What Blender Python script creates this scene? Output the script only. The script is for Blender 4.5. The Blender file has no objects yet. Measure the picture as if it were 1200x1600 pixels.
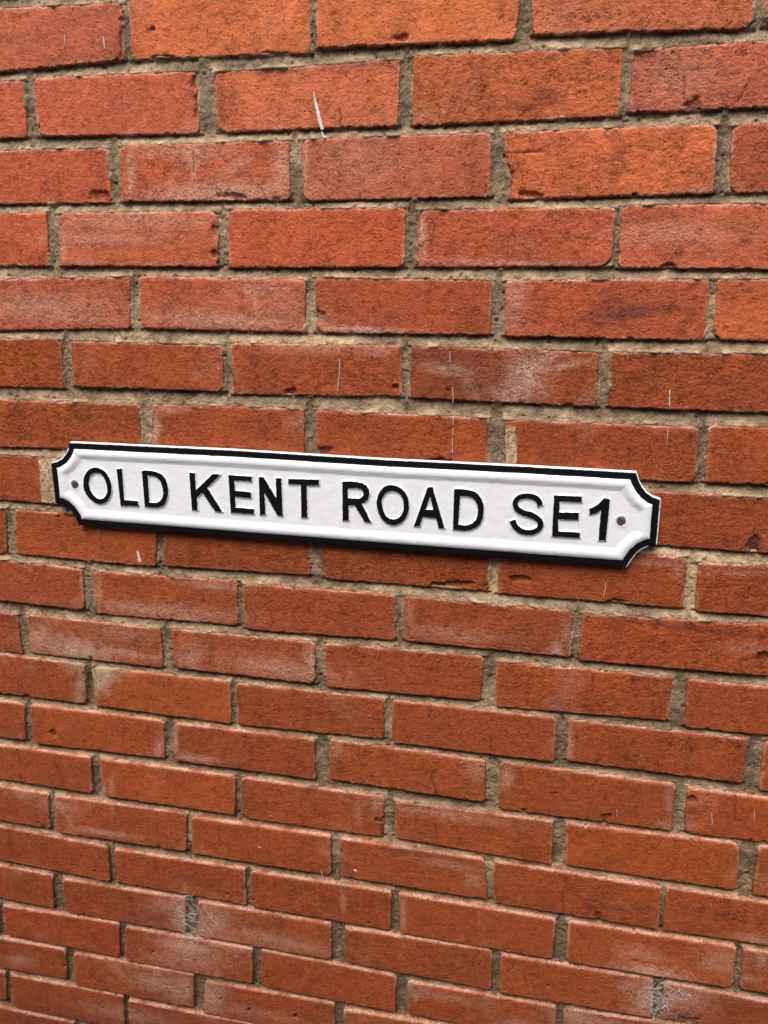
import bpy, math, random
import numpy as np
from mathutils import Matrix, Vector

random.seed(7)
sc = bpy.context.scene
C = bpy.data.collections.new("street_wall"); sc.collection.children.link(C)

# ------------------------------------------------------------------ camera
# wall axes: X right, Y up, Z out of the wall; world = (X, -Z, Y + GROUND)
GROUND = 1.90
FPX, RXA, RYA, RZA = 1202.07, 0.264188, -0.210944, -0.008883
def rot(rx, ry, rz):
    cx, sx, cy, sy, cz, sz = math.cos(rx), math.sin(rx), math.cos(ry), math.sin(ry), math.cos(rz), math.sin(rz)
    Rx = np.array([[1,0,0],[0,cx,-sx],[0,sx,cx]]); Ry = np.array([[cy,0,sy],[0,1,0],[-sy,0,cy]])
    Rz = np.array([[cz,-sz,0],[sz,cz,0],[0,0,1]])
    return Rz @ Rx @ Ry
RW = rot(RXA, RYA, RZA)
CAM = np.array([0.72067929, -0.33334885, 0.89575807])
B = np.array([[1,0,0],[0,0,-1],[0,1,0]], float)
Mw = B @ RW.T
cam_d = bpy.data.cameras.new("camera"); cam = bpy.data.objects.new("camera", cam_d); sc.collection.objects.link(cam)
mw = Matrix([[*Mw[i], 0] for i in range(3)] + [[0,0,0,1]])
mw.translation = Vector((CAM[0], -CAM[2], CAM[1] + GROUND))
cam.matrix_world = mw
cam_d.sensor_fit = 'VERTICAL'; cam_d.sensor_height = 36.0; cam_d.lens = FPX / 1600 * 36
cam_d.clip_start = 0.02; cam_d.clip_end = 500
sc.camera = cam

# ------------------------------------------------------------------ light
SUN_EL, SUN_AZ = math.radians(59), math.radians(-12)      # azimuth from straight out of the wall (-Y), + = towards +X
world = bpy.data.worlds.new("World"); sc.world = world; world.use_nodes = True
wn = world.node_tree
sky = wn.nodes.new("ShaderNodeTexSky"); sky.sky_type = 'NISHITA'; sky.sun_disc = False
sky.sun_elevation = SUN_EL; sky.sun_rotation = math.pi - SUN_AZ
sky.air_density = 1.0; sky.dust_density = 4.0; sky.ozone_density = 1.0
bg = wn.nodes["Background"]; bg.inputs[1].default_value = 0.15
wn.links.new(sky.outputs[0], bg.inputs[0])
sun_d = bpy.data.lights.new("sun", 'SUN'); sun = bpy.data.objects.new("sun", sun_d); sc.collection.objects.link(sun)
sun_d.energy = 1.15; sun_d.angle = math.radians(28); sun_d.color = (1.0, 0.97, 0.92)
sd = Vector((math.sin(SUN_AZ) * math.cos(SUN_EL), -math.cos(SUN_AZ) * math.cos(SUN_EL), math.sin(SUN_EL)))
sun.rotation_euler = sd.to_track_quat('Z', 'Y').to_euler()
sun.location = Vector((0.5, -3, 6))
vs = sc.view_settings
vs.view_transform = 'Standard'; vs.look = 'None'; vs.gamma = 1.0; vs.use_curve_mapping = False
vs.exposure = 0.92

# ------------------------------------------------------------------ helpers
def unproj(u, v, Z=0.0):
    """photograph pixel -> point on the plane Z of the wall"""
    u = np.asarray(u, float); v = np.asarray(v, float)
    d = np.stack([(u - 600) / FPX, -(v - 800) / FPX, -np.ones_like(u)]).reshape(3, -1)
    d = RW.T @ d
    s = (Z - CAM[2]) / d[2]
    return (CAM[0] + s * d[0]).reshape(u.shape), (CAM[1] + s * d[1]).reshape(u.shape)

def hash2(ix, iy, seed):
    h = (ix.astype(np.int64) * 374761393 + iy.astype(np.int64) * 668265263 + seed * 1442695041) & 0xffffffff
    h = ((h ^ (h >> 13)) * 1274126177) & 0xffffffff
    h = ((h ^ (h >> 16)) * 2246822519) & 0xffffffff
    h = h ^ (h >> 15)
    return h
def gnoise(x, y, seed=0):
    """gradient noise, about -1..1"""
    x0 = np.floor(x); y0 = np.floor(y); fx = x - x0; fy = y - y0
    def g(ix, iy, dx, dy):
        a = (hash2(ix, iy, seed) & 0xffff) * (2 * math.pi / 65536)
        return np.cos(a) * dx + np.sin(a) * dy
    ux = fx * fx * fx * (fx * (fx * 6 - 15) + 10); uy = fy * fy * fy * (fy * (fy * 6 - 15) + 10)
    n00 = g(x0, y0, fx, fy); n10 = g(x0 + 1, y0, fx - 1, fy)
    n01 = g(x0, y0 + 1, fx, fy - 1); n11 = g(x0 + 1, y0 + 1, fx - 1, fy - 1)
    return 1.5 * ((n00 * (1 - ux) + n10 * ux) * (1 - uy) + (n01 * (1 - ux) + n11 * ux) * uy)
def fbm(x, y, size, octs=3, seed=0, gain=0.5):
    """size in metres of the coarsest lumps"""
    t = np.zeros_like(x); a = 1.0; tot = 0; s = 1.0 / size
    for o in range(octs):
        t += a * gnoise(x * s + 17.3 * o, y * s - 9.1 * o, seed + 31 * o); tot += a; a *= gain; s *= 2.03
    return t / tot
def sstep(a, b, x):
    t = np.clip((x - a) / (b - a), 0, 1); return t * t * (3 - 2 * t)
def s2l(c):
    c = np.asarray(c, float) / 255
    return np.where(c <= 0.04045, c / 12.92, ((c + 0.055) / 1.055) ** 2.4)

def make_mesh(name, verts, faces, mats, attrs=None, matidx=None, smooth=True, origin=None, parent=None, ntype=4):
    """verts: (n,3) in wall coordinates; faces (m,4)"""
    v = np.asarray(verts, float)
    o = np.zeros(3) if origin is None else np.asarray(origin, float)
    w = np.stack([v[:,0] - o[0], -(v[:,2] - o[2]), v[:,1] - o[1]], 1)
    me = bpy.data.meshes.new(name)
    f = np.asarray(faces, np.int32)
    me.vertices.add(len(w)); me.vertices.foreach_set("co", w.astype(np.float32).ravel())
    me.loops.add(f.size); me.loops.foreach_set("vertex_index", f.ravel())
    me.polygons.add(len(f)); me.polygons.foreach_set("loop_start", np.arange(0, f.size, f.shape[1], dtype=np.int32))
    if matidx is not None: me.polygons.foreach_set("material_index", np.asarray(matidx, np.int32))
    me.polygons.foreach_set("use_smooth", np.full(len(f), smooth))
    for m in mats: me.materials.append(m)
    if attrs:
        for k, a in attrs.items():
            a = np.asarray(a, np.float32)
            if a.ndim == 1:
                at = me.attributes.new(k, 'FLOAT', 'POINT'); at.data.foreach_set("value", a)
            else:
                if a.shape[1] == 3: a = np.concatenate([a, np.ones((len(a), 1), np.float32)], 1)
                at = me.attributes.new(k, 'FLOAT_COLOR', 'POINT'); at.data.foreach_set("color", a.ravel())
    me.update(calc_edges=True); me.validate()
    ob = bpy.data.objects.new(name, me); C.objects.link(ob)
    po = np.zeros(3) if parent is None else parent["_o"]
    ob.location = (o[0] - po[0], -(o[2] - po[2]), o[1] - po[1])
    if parent is None: ob.location.z += GROUND
    else: ob.parent = parent["ob"]
    return ob
def empty(name, origin, label, cat, group=None):
    ob = bpy.data.objects.new(name, None); C.objects.link(ob); ob.empty_display_size = 0.05
    ob.location = (origin[0], -origin[2], origin[1] + GROUND)
    ob["label"] = label; ob["category"] = cat
    if group: ob["group"] = group
    return {"ob": ob, "_o": np.asarray(origin, float)}

# ------------------------------------------------------------------ materials
def new_mat(name):
    m = bpy.data.materials.new(name); m.use_nodes = True
    return m, m.node_tree.nodes, m.node_tree.links
class NT:
    def __init__(s, name):
        s.m, s.n, s.l = new_mat(name); s.b = s.n["Principled BSDF"]
        s.pos = s.n.new("ShaderNodeNewGeometry").outputs["Position"]
    def noise(s, scale, detail=3, rough=0.55, vec=None, dist=0.0):
        t = s.n.new("ShaderNodeTexNoise"); t.inputs["Scale"].default_value = scale; t.inputs["Detail"].default_value = detail
        t.inputs["Roughness"].default_value = rough; t.inputs["Distortion"].default_value = dist
        s.l.new(vec or s.pos, t.inputs["Vector"]); return t.outputs["Fac"]
    def voro(s, scale, feature='F1', vec=None, out="Distance"):
        t = s.n.new("ShaderNodeTexVoronoi"); t.feature = feature; t.inputs["Scale"].default_value = scale
        s.l.new(vec or s.pos, t.inputs["Vector"]); return t.outputs[out]
    def scale(s, v):
        t = s.n.new("ShaderNodeVectorMath"); t.operation = 'MULTIPLY'; s.l.new(s.pos, t.inputs[0]); t.inputs[1].default_value = v
        return t.outputs[0]
    def ramp(s, f, a, b, va=0.0, vb=1.0):
        t = s.n.new("ShaderNodeMapRange"); t.interpolation_type = 'SMOOTHSTEP'; s.l.new(f, t.inputs[0])
        t.inputs[1].default_value = a; t.inputs[2].default_value = b; t.inputs[3].default_value = va; t.inputs[4].default_value = vb
        return t.outputs[0]
    def math(s, op, a, b=None, c=None):
        t = s.n.new("ShaderNodeMath"); t.operation = op
        for i, q in enumerate((a, b, c)):
            if q is None: continue
            if isinstance(q, (int, float)): t.inputs[i].default_value = q
            else: s.l.new(q, t.inputs[i])
        return t.outputs[0]
    def mix(s, f, a, b, mode='MIX'):
        t = s.n.new("ShaderNodeMix"); t.data_type = 'RGBA'; t.blend_type = mode
        if isinstance(f, (int, float)): t.inputs[0].default_value = f
        else: s.l.new(f, t.inputs[0])
        for i, q in ((6, a), (7, b)):
            if isinstance(q, tuple): t.inputs[i].default_value = (*q, 1)
            else: s.l.new(q, t.inputs[i])
        return t.outputs[2]
    def attr(s, name, out="Color"):
        t = s.n.new("ShaderNodeAttribute"); t.attribute_name = name; return t.outputs[out]
    def sep(s, c):
        t = s.n.new("ShaderNodeSeparateColor"); s.l.new(c, t.inputs[0]); return t.outputs
    def bump(s, h, dist, strength=1.0, nrm=None):
        t = s.n.new("ShaderNodeBump"); t.inputs["Distance"].default_value = dist; t.inputs["Strength"].default_value = strength
        s.l.new(h, t.inputs["Height"])
        if nrm: s.l.new(nrm, t.inputs["Normal"])
        return t.outputs[0]
    def out(s, col=None, rough=None, nrm=None):
        for k, q in (("Base Color", col), ("Roughness", rough), ("Normal", nrm)):
            if q is None: continue
            if isinstance(q, tuple): s.b.inputs[k].default_value = (*q, 1)
            elif isinstance(q, (int, float)): s.b.inputs[k].default_value = q
            else: s.l.new(q, s.b.inputs[k])
        return s.m

def brick_material():
    t = NT("fired_brick")
    base = t.attr("base"); mk = t.sep(t.attr("mask")); alpha = t.attr("mask", "Alpha")
    fine = t.noise(420, 4, 0.7); mid = t.noise(110, 3, 0.6, dist=0.6)
    col = t.mix(t.ramp(mid, 0.3, 0.7), t.mix(0.25, base, (0.12, 0.028, 0.008)), t.mix(0.10, base, (0.75, 0.27, 0.09)))
    col = t.mix(t.ramp(fine, 0.3, 0.72, 0.0, 0.22), col, (0.80, 0.30, 0.11))
    # whitish salt bloom and painted lit top arrises, broken up by grain
    br = t.math('MULTIPLY', mk[0], t.ramp(t.noise(430, 4, 0.85), 0.34, 0.62, 0.12, 1.25))
    col = t.mix(br, col, (0.72, 0.47, 0.35))
    # cream "kiss mark" with dark pores
    col = t.mix(mk[1], col, t.mix(t.ramp(t.noise(260, 3, 0.7), 0.35, 0.7), (0.30, 0.17, 0.10), (0.76, 0.55, 0.34)))
    # burnt / sooty patches
    col = t.mix(t.math('MULTIPLY', mk[2], t.ramp(t.noise(300, 3, 0.8), 0.28, 0.6, 0.55, 1.1)), col, (0.10, 0.032, 0.028))
    # moss and lichen
    col = t.mix(t.math('MULTIPLY', alpha, t.ramp(t.noise(360, 3, 0.8), 0.3, 0.6, 0.3, 1.0)), col, (0.42, 0.42, 0.26))
    # dark pores / hairline crazing
    st = t.scale((1.0, 1.0, 1.2))
    w = t.noise(130, 4, 0.7, vec=st, dist=0.35)
    craze = t.math('ABSOLUTE', t.math('SUBTRACT', w, 0.5))
    crk = t.math('MULTIPLY', t.ramp(craze, 0.0, 0.022, 1.0, 0.0), t.ramp(t.noise(75, 4), 0.49, 0.60))
    pits = t.math('MULTIPLY', t.ramp(t.voro(230), 0.12, 0.27, 1.0, 0.0), t.ramp(t.noise(60, 3), 0.47, 0.60))
    dk = t.math('MAXIMUM', t.math('MULTIPLY', crk, 0.95), t.math('MULTIPLY', pits, 0.85))
    col = t.mix(t.math('MULTIPLY', dk, 0.95), col, (0.045, 0.02, 0.014))
    h = t.math('ADD', t.math('MULTIPLY', fine, 0.55), t.math('MULTIPLY', t.noise(210, 4, 0.7, vec=st, dist=0.15), 0.85))
    h = t.math('SUBTRACT', h, t.math('MULTIPLY', dk, 0.55))
    t.b.inputs["Specular IOR Level"].default_value = 0.16
    bn = t.bump(h, 0.0060, 1.0)
    t.l.new(t.math('MULTIPLY', t.attr("base", "Alpha"), t.ramp(t.noise(28, 2), 0.3, 0.7, 0.6, 1.0)), bn.node.inputs["Strength"])
    return t.out(col, 0.8, bn)

def mortar_material():
    t = NT("lime_mortar")
    tone = t.attr("tone", "Fac"); green = t.attr("green", "Fac")
    col = t.mix(tone, (0.105, 0.068, 0.034), (0.72, 0.52, 0.31))
    col = t.mix(t.ramp(t.noise(60, 4, 0.65), 0.35, 0.65, 0.0, 0.5), col, (0.26, 0.172, 0.098))
    grain = t.noise(620, 3, 0.75)
    col = t.mix(t.ramp(grain, 0.42, 0.70, 0.0, 0.38), col, (0.64, 0.50, 0.34))
    col = t.mix(t.ramp(t.voro(420, out="Distance"), 0.12, 0.3, 0.55, 0.0), col, (0.09, 0.07, 0.045))
    col = t.mix(t.math('MULTIPLY', green, t.ramp(t.noise(140, 4, 0.7), 0.46, 0.68, 0.0, 0.35)), col, (0.17, 0.155, 0.095))
    h = t.math('ADD', t.math('MULTIPLY', grain, 0.6), t.noise(230, 3, 0.6))
    t.b.inputs["Specular IOR Level"].default_value = 0.15
    return t.out(col, 0.95, t.bump(h, 0.0032, 1.0))

def paint_material(name, col, rough, dirt=True, bumpd=0.0003, scale=90):
    t = NT(name)
    c = col
    if dirt:
        c = t.mix(t.ramp(t.noise(35, 4, 0.7), 0.52, 0.75, 0.0, 0.25), col, (col[0] * 0.80, col[1] * 0.77, col[2] * 0.70))
        c = t.mix(t.ramp(t.voro(150), 0.05, 0.09, 0.35, 0.0), c, (col[0] * 0.72, col[1] * 0.68, col[2] * 0.60))
    h = t.math('ADD', t.noise(scale, 3, 0.5, dist=0.5), t.math('MULTIPLY', t.noise(scale * 5, 2), 0.25))
    return t.out(c, rough, t.bump(h, bumpd, 1.0))

def sign_paint():
    """white gloss with black picked out where the painted-distance attribute is inside the band"""
    t = NT("sign_enamel")
    s = t.attr("ink", "Fac")
    white = t.mix(t.ramp(t.noise(30, 4, 0.7), 0.5, 0.75, 0.0, 0.3), (0.80, 0.82, 0.825), (0.73, 0.742, 0.74))
    white = t.mix(t.ramp(t.voro(95), 0.04, 0.08, 0.3, 0.0), white, (0.6, 0.58, 0.54))
    wob = t.math('ADD', s, t.math('MULTIPLY', t.math('SUBTRACT', t.noise(260, 3, 0.6), 0.5), 0.0017))
    f = t.ramp(wob, -0.00018, 0.00018)
    black = t.mix(t.ramp(t.noise(420, 3, 0.7), 0.66, 0.74, 0.0, 0.25), (0.006, 0.006, 0.007), (0.10, 0.10, 0.10))
    col = t.mix(f, white, black)
    r = t.ramp(wob, -0.0002, 0.0002, 0.28, 0.42)
    t.l.new(t.ramp(wob, -0.0002, 0.0002, 0.5, 0.12), t.b.inputs["Specular IOR Level"])
    h = t.math('ADD', t.noise(75, 3, 0.5, dist=0.8), t.math('MULTIPLY', t.noise(420, 2), 0.12))
    return t.out(col, r, t.bump(h, 0.0011, 0.6))
M_BRICK = brick_material(); M_MORTAR = mortar_material(); M_SIGN = sign_paint()
M_DRIP = paint_material("white_paint_splash", (0.60, 0.56, 0.50), 0.6, scale=300)
def metal_material():
    t = NT("dull_steel")
    c = t.mix(t.ramp(t.noise(900, 3, 0.7), 0.35, 0.7), (0.10, 0.095, 0.09), (0.23, 0.21, 0.20))
    t.b.inputs["Metallic"].default_value = 0.6
    return t.out(c, 0.5, t.bump(t.noise(1500, 2), 0.0003, 0.6))
M_METAL = metal_material()
def web_material():
    t = NT("spider_silk"); return t.out((0.72, 0.71, 0.68), 0.6)
M_WEB = web_material()
def pave_material():
    t = NT("paving")
    c = t.mix(t.ramp(t.noise(6, 6, 0.6), 0.3, 0.7), (0.20, 0.19, 0.17), (0.32, 0.30, 0.27))
    c = t.mix(t.ramp(t.noise(180, 3, 0.7), 0.4, 0.7, 0, 0.4), c, (0.12, 0.11, 0.10))
    return t.out(c, 0.9, t.bump(t.noise(90, 4, 0.7), 0.002, 0.6))
M_PAVE = pave_material()

ROWS = {
0:[(-100,18,191,5,193,93,-100,120),(201,-3,484,-20,484,82,205,93),(495,-22,818,-35,803,62,495,75),(830,-40,1182,-55,1176,43,834,54),(1190,-56,1540,-75,1540,22,1197,40)],
1:[(-260,150,36,125,41,214,-260,228),(54,123,304,111,312,208,59,213),(333,113,624,93,620,196,340,206),(646,88,973,74,967,181,645,196),(990,79,1330,52,1325,162,984,176)],
2:[(-100,238,167,231,172,316,-100,320),(187,228,450,220,452,312,190,315),(470,218,767,208,765,307,476,313),(787,207,1121,195,1114,302,798,311),(1146,196,1480,185,1475,292,1140,302)],
3:[(-170,333,71,332,76,415,-170,418),(91,334,339,331,341,416,94,416),(355,328,633,325,631,417,359,418),(655,328,962,325,954,416,651,417),(972,321,1310,309,1305,411,967,418)],
4:[(-60,430,202,433,202,513,-60,504),(217,432,477,438,475,519,222,513),(492,434,769,438,766,523,493,520),(791,439,1109,437,1101,532,789,525),(1122,436,1450,432,1445,529,1116,530)],
5:[(-160,522,94,530,98,607,-160,600),(109,533,346,540,349,611,116,604),(362,537,627,541,627,620,364,616),(642,541,935,551,932,636,642,621),(955,550,1275,555,1275,648,952,636)],
6:[(-25,624,217,632,219,703,-25,697),(237,632,474,640,475,718,236,706),(493,642,762,654,762,735,495,718),(790,656,1092,669,1085,754,790,738),(1108,666,1400,675,1400,768,1102,753)],
7:[(-150,701,96,717,99,789,-150,770),(107,718,328,729,330,804,109,790),(343,730,610,745,608,822,344,805),(628,746,905,762,900,842,626,823),(922,763,1233,780,1230,867,918,843),(1255,781,1560,798,1560,890,1250,869)],
8:[(-220,778,8,794,10,866,-220,850),(21,797,243,813,243,886,26,866),(254,814,485,830,484,899,258,884),(505,831,764,850,762,925,505,904),(780,851,1073,872,1067,951,778,928),(1092,880,1400,893,1395,982,1087,955)],
9:[(-75,874,127,889,133,953,-75,941),(145,893,370,909,371,978,149,960),(380,912,619,931,617,1001,382,983),(631,932,896,956,891,1027,632,1001),(910,960,1215,984,1207,1063,905,1031),(1232,987,1560,1015,1550,1105,1224,1064)],
10:[(-190,944,26,961,34,1022,-190,1004),(42,961,251,983,254,1044,48,1021),(266,984,491,1004,493,1068,274,1043),(508,1006,755,1027,750,1095,511,1073),(777,1034,1051,1059,1044,1127,773,1104),(1075,1062,1370,1092,1365,1172,1069,1137)],
11:[(-90,1019,131,1038,134,1100,-90,1080),(145,1043,358,1065,361,1131,147,1103),(369,1068,600,1093,598,1156,371,1133),(614,1095,869,1122,866,1190,613,1160),(887,1126,1169,1156,1160,1225,886,1189),(1196,1158,1500,1192,1490,1277,1187,1235)],
12:[(-190,1072,36,1100,39,1158,-190,1130),(47,1101,254,1127,256,1186,52,1161),(272,1130,491,1156,492,1218,272,1189),(515,1157,758,1190,757,1254,514,1219),(782,1192,1056,1227,1048,1298,779,1265),(1076,1232,1390,1268,1385,1342,1070,1302)],
13:[(-90,1153,141,1183,143,1240,-90,1212),(155,1186,366,1214,367,1273,162,1243),(377,1216,600,1247,598,1309,379,1278),(618,1254,864,1284,861,1350,617,1309),(885,1287,1157,1320,1150,1393,884,1352),(1187,1322,1490,1365,1480,1438,1177,1398)],
14:[(-180,1210,74,1241,77,1296,-180,1260),(85,1244,290,1273,290,1331,88,1300),(299,1277,516,1306,516,1368,301,1334),(531,1310,755,1342,762,1407,533,1370),(773,1346,1033,1386,1028,1452,772,1411),(1042,1388,1345,1433,1338,1499,1036,1455)],
15:[(-50,1292,168,1324,171,1377,-50,1343),(178,1328,382,1359,383,1416,180,1380),(391,1362,611,1394,609,1454,392,1418),(623,1397,868,1437,863,1499,626,1459),(888,1441,1150,1479,1143,1543,886,1504),(1163,1483,1460,1530,1450,1596,1157,1547)],
16:[(-120,1338,81,1369,82,1420,-120,1387),(96,1375,289,1405,289,1459,103,1427),(308,1410,517,1445,517,1501,309,1463),(539,1450,769,1486,766,1549,540,1503),(783,1492,1021,1532,1018,1591,780,1550),(1037,1535,1330,1580,1325,1643,1033,1594)],
17:[(-200,1382,-6,1413,-4,1460,-200,1428),(3,1415,185,1444,187,1496,9,1460),(195,1449,393,1483,394,1536,196,1500),(406,1486,619,1526,617,1581,408,1541),(637,1536,869,1574,866,1628,637,1586),(881,1577,1118,1612,1114,1672,880,1632),(1135,1616,1400,1660,1400,1720,1130,1678)],
18:[(-90,1450,101,1484,104,1531,-90,1495),(114,1490,302,1522,302,1574,118,1539),(320,1535,522,1570,522,1625,318,1584),(538,1577,760,1615,757,1668,538,1628),(778,1620,1010,1660,1008,1715,776,1672)],
19:[(-170,1484,7,1520,9,1564,-170,1530),(15,1525,192,1557,194,1608,19,1569),(201,1563,400,1601,400,1652,202,1612),(412,1604,622,1642,620,1694,412,1654)],
20:[(-90,1556,115,1598,115,1645,-90,1600)],
}

# ------------------------------------------------------------------ ground
def ground():
    n = 2; xs = np.linspace(-60, 60, 25); ys = np.linspace(-0.05, 120, 25)
    X, Zw = np.meshgrid(xs, ys)
    v = np.stack([X.ravel(), np.full(X.size, -GROUND), Zw.ravel()], 1)
    idx = np.arange(X.size).reshape(X.shape)
    f = np.stack([idx[:-1,:-1], idx[1:,:-1], idx[1:,1:], idx[:-1,1:]], -1).reshape(-1, 4)
    o = make_mesh("pavement", v, f, [M_PAVE]); o["kind"] = "structure"
ground()
# unseen wall added behind the camera to keep low sky off the brickwork's foot
def sky_blocker():
    x0, x1, y0, y1, z0, z1 = -14.0, 16.0, -GROUND - 0.02, 0.45, 1.55, 1.77
    v = [(x, y, z) for x in (x0, x1) for y in (y0, y1) for z in (z0, z1)]
    o = make_mesh("added_sky_blocker", v, [[0,1,3,2],[4,6,7,5],[0,4,5,1],[2,3,7,6],[0,2,6,4],[1,5,7,3]], [M_PAVE], smooth=False); o["kind"] = "structure"
sky_blocker()

# ------------------------------------------------------------------ wall: measured bricks
HM, WM = 0.07551, 0.225
COL = {   # sRGB brick tones: fired colour with part of the wall's light falloff mixed in
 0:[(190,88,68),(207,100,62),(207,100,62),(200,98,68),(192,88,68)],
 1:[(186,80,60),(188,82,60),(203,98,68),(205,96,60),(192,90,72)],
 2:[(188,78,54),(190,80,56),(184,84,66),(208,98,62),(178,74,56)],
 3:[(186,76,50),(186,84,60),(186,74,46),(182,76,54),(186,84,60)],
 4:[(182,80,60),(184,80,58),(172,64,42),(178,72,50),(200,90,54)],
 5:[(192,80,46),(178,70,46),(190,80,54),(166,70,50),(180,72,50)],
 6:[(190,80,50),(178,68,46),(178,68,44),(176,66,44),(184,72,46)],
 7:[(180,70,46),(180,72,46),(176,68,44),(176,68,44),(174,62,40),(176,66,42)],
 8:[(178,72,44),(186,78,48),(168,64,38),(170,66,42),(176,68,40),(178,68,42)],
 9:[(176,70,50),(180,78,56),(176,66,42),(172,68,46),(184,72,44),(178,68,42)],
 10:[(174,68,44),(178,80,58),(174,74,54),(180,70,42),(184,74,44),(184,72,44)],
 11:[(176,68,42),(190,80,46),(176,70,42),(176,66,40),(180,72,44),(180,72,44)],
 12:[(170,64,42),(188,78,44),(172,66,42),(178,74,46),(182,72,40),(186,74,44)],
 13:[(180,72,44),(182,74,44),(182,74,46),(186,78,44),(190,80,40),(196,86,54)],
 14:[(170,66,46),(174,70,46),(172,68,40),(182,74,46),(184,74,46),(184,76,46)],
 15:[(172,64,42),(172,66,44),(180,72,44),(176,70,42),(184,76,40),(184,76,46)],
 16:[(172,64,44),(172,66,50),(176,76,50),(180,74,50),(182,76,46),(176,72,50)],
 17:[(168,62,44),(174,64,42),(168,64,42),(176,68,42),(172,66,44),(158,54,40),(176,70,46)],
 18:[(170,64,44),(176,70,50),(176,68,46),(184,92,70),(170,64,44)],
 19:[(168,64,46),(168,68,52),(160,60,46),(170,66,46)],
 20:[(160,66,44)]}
# marks seen on the faces, photograph pixels: (x, y, rx, ry, strength, angle deg)
BLOOM = [(345,302,120,16,.65,-3),(300,232,22,28,.5,0),(302,270,5,40,.5,0),(205,270,6,45,.6,0),(440,260,14,40,.55,0),(290,236,70,12,.45,0),(365,262,10,30,.4,60),
 (150,372,90,10,.35,0),(215,345,110,12,.4,0),(100,380,5,38,.5,0),
 (350,500,130,13,.5,3),(400,470,4,40,.55,0),(405,450,40,18,.35,0),(440,480,40,40,.25,0),(60,480,110,22,.4,2),(105,495,90,8,.4,5),
 (560,515,70,5,.75,3),(500,498,10,10,.5,0),(805,470,16,50,.45,10),
 (700,577,38,10,.55,10),(822,588,26,34,.95,15),(800,615,30,20,.7,0),(850,562,30,12,.6,-35),(880,572,40,5,.6,-12),(733,600,10,30,.4,-25),
 (500,545,90,8,.35,0),(590,545,30,10,.4,0),(265,470,5,5,.3,0),
 (240,330,90,6,.3,0),(560,250,70,40,.2,0),(1050,365,90,16,.35,0),(740,150,5,60,.15,0),(1060,120,60,40,.25,0),
 (1092,300,18,6,.6,-10),(1118,250,4,50,.6,0),(476,260,5,40,.5,0),(340,370,4,30,.4,0),(660,372,6,40,.7,0),(808,412,150,5,.45,2),
 (470,660,20,12,.35,0),(243,670,6,25,.7,0),(260,640,30,6,.5,0),
 (255,955,110,10,.5,5),(335,915,45,6,.5,5),(290,965,40,8,.45,5),(153,935,5,30,.4,0),
 (110,1012,60,16,.75,10),(60,1000,20,26,.6,30),(190,1020,60,6,.6,8),(190,990,60,12,.25,8),
 (440,1045,90,16,.45,8),(485,1040,10,30,.6,0),(300,1025,20,20,.4,0),(385,1035,40,10,.3,0),
 (870,1015,10,14,.6,0),(700,990,80,10,.3,5),(640,960,6,30,.3,0),(885,985,8,30,.3,0),(1170,1012,40,8,.25,0),
 (930,870,120,5,.35,6),(1060,890,10,14,.3,0),(1150,895,60,5,.25,0),
 (165,1045,28,9,.6,5),(160,1065,12,18,.6,0),(125,1085,10,14,.4,0),(250,1170,10,24,.4,20),(275,1155,4,28,.6,0),(292,1183,50,6,.5,6),
 (745,1205,16,14,.4,0),(525,1170,12,12,.35,0),(890,1160,6,30,.5,0),(1045,1250,6,20,.3,0),(790,1215,10,16,.5,0),(1060,1290,30,12,.3,0),
 (160,1236,6,10,.5,0),(90,1260,30,10,.5,8),(110,1275,8,30,.3,0),(40,1240,25,8,.4,5),(175,1245,4,30,.3,0),
 (155,1300,50,4,.5,8),(680,1270,110,8,.35,8),(590,1250,14,18,.35,0),(560,1270,6,20,.3,0),
 (285,1430,16,28,.75,0),(262,1415,30,12,.5,0),(330,1440,34,26,.5,20),(310,1460,60,10,.45,10),(430,1470,90,10,.4,12),(350,1475,60,8,.5,10),(290,1478,40,14,.7,10),
 (250,1535,50,14,.55,12),(285,1545,20,20,.6,0),(330,1555,20,30,.65,0),(230,1510,70,6,.45,10),(180,1510,10,10,.4,0),(30,1500,20,8,.4,0),(200,1585,70,10,.35,10),(380,1580,90,8,.3,10),
 (300,1495,60,20,.4,0),
 (1020,1520,50,12,.7,10),(1000,1490,40,10,.35,10),(1010,1560,24,30,.6,0),(1060,1560,50,22,.6,0),(1090,1545,60,10,.5,10),(1130,1500,40,18,.35,0),(1070,1590,30,14,.4,0),(1120,1510,20,5,.4,0),
 (985,1540,20,8,.5,0),(900,1590,40,14,.6,10),(960,1600,60,6,.5,10),(1180,1470,30,8,.5,10),(1190,1500,10,14,.6,0),(1170,1530,20,6,.4,0),
 (700,1560,60,6,.3,10),(660,1545,12,10,.4,0),(820,1605,40,8,.5,10),(930,1610,60,12,.7,8),
 (520,1330,16,10,.35,10),(700,1350,60,6,.3,10),(740,1375,16,14,.3,0),(536,1395,4,30,.4,0),(630,1430,5,30,.4,0)]
CREAM = [(798,703,9,36,1,-2),(79,751,17,36,1,-5)]
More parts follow.
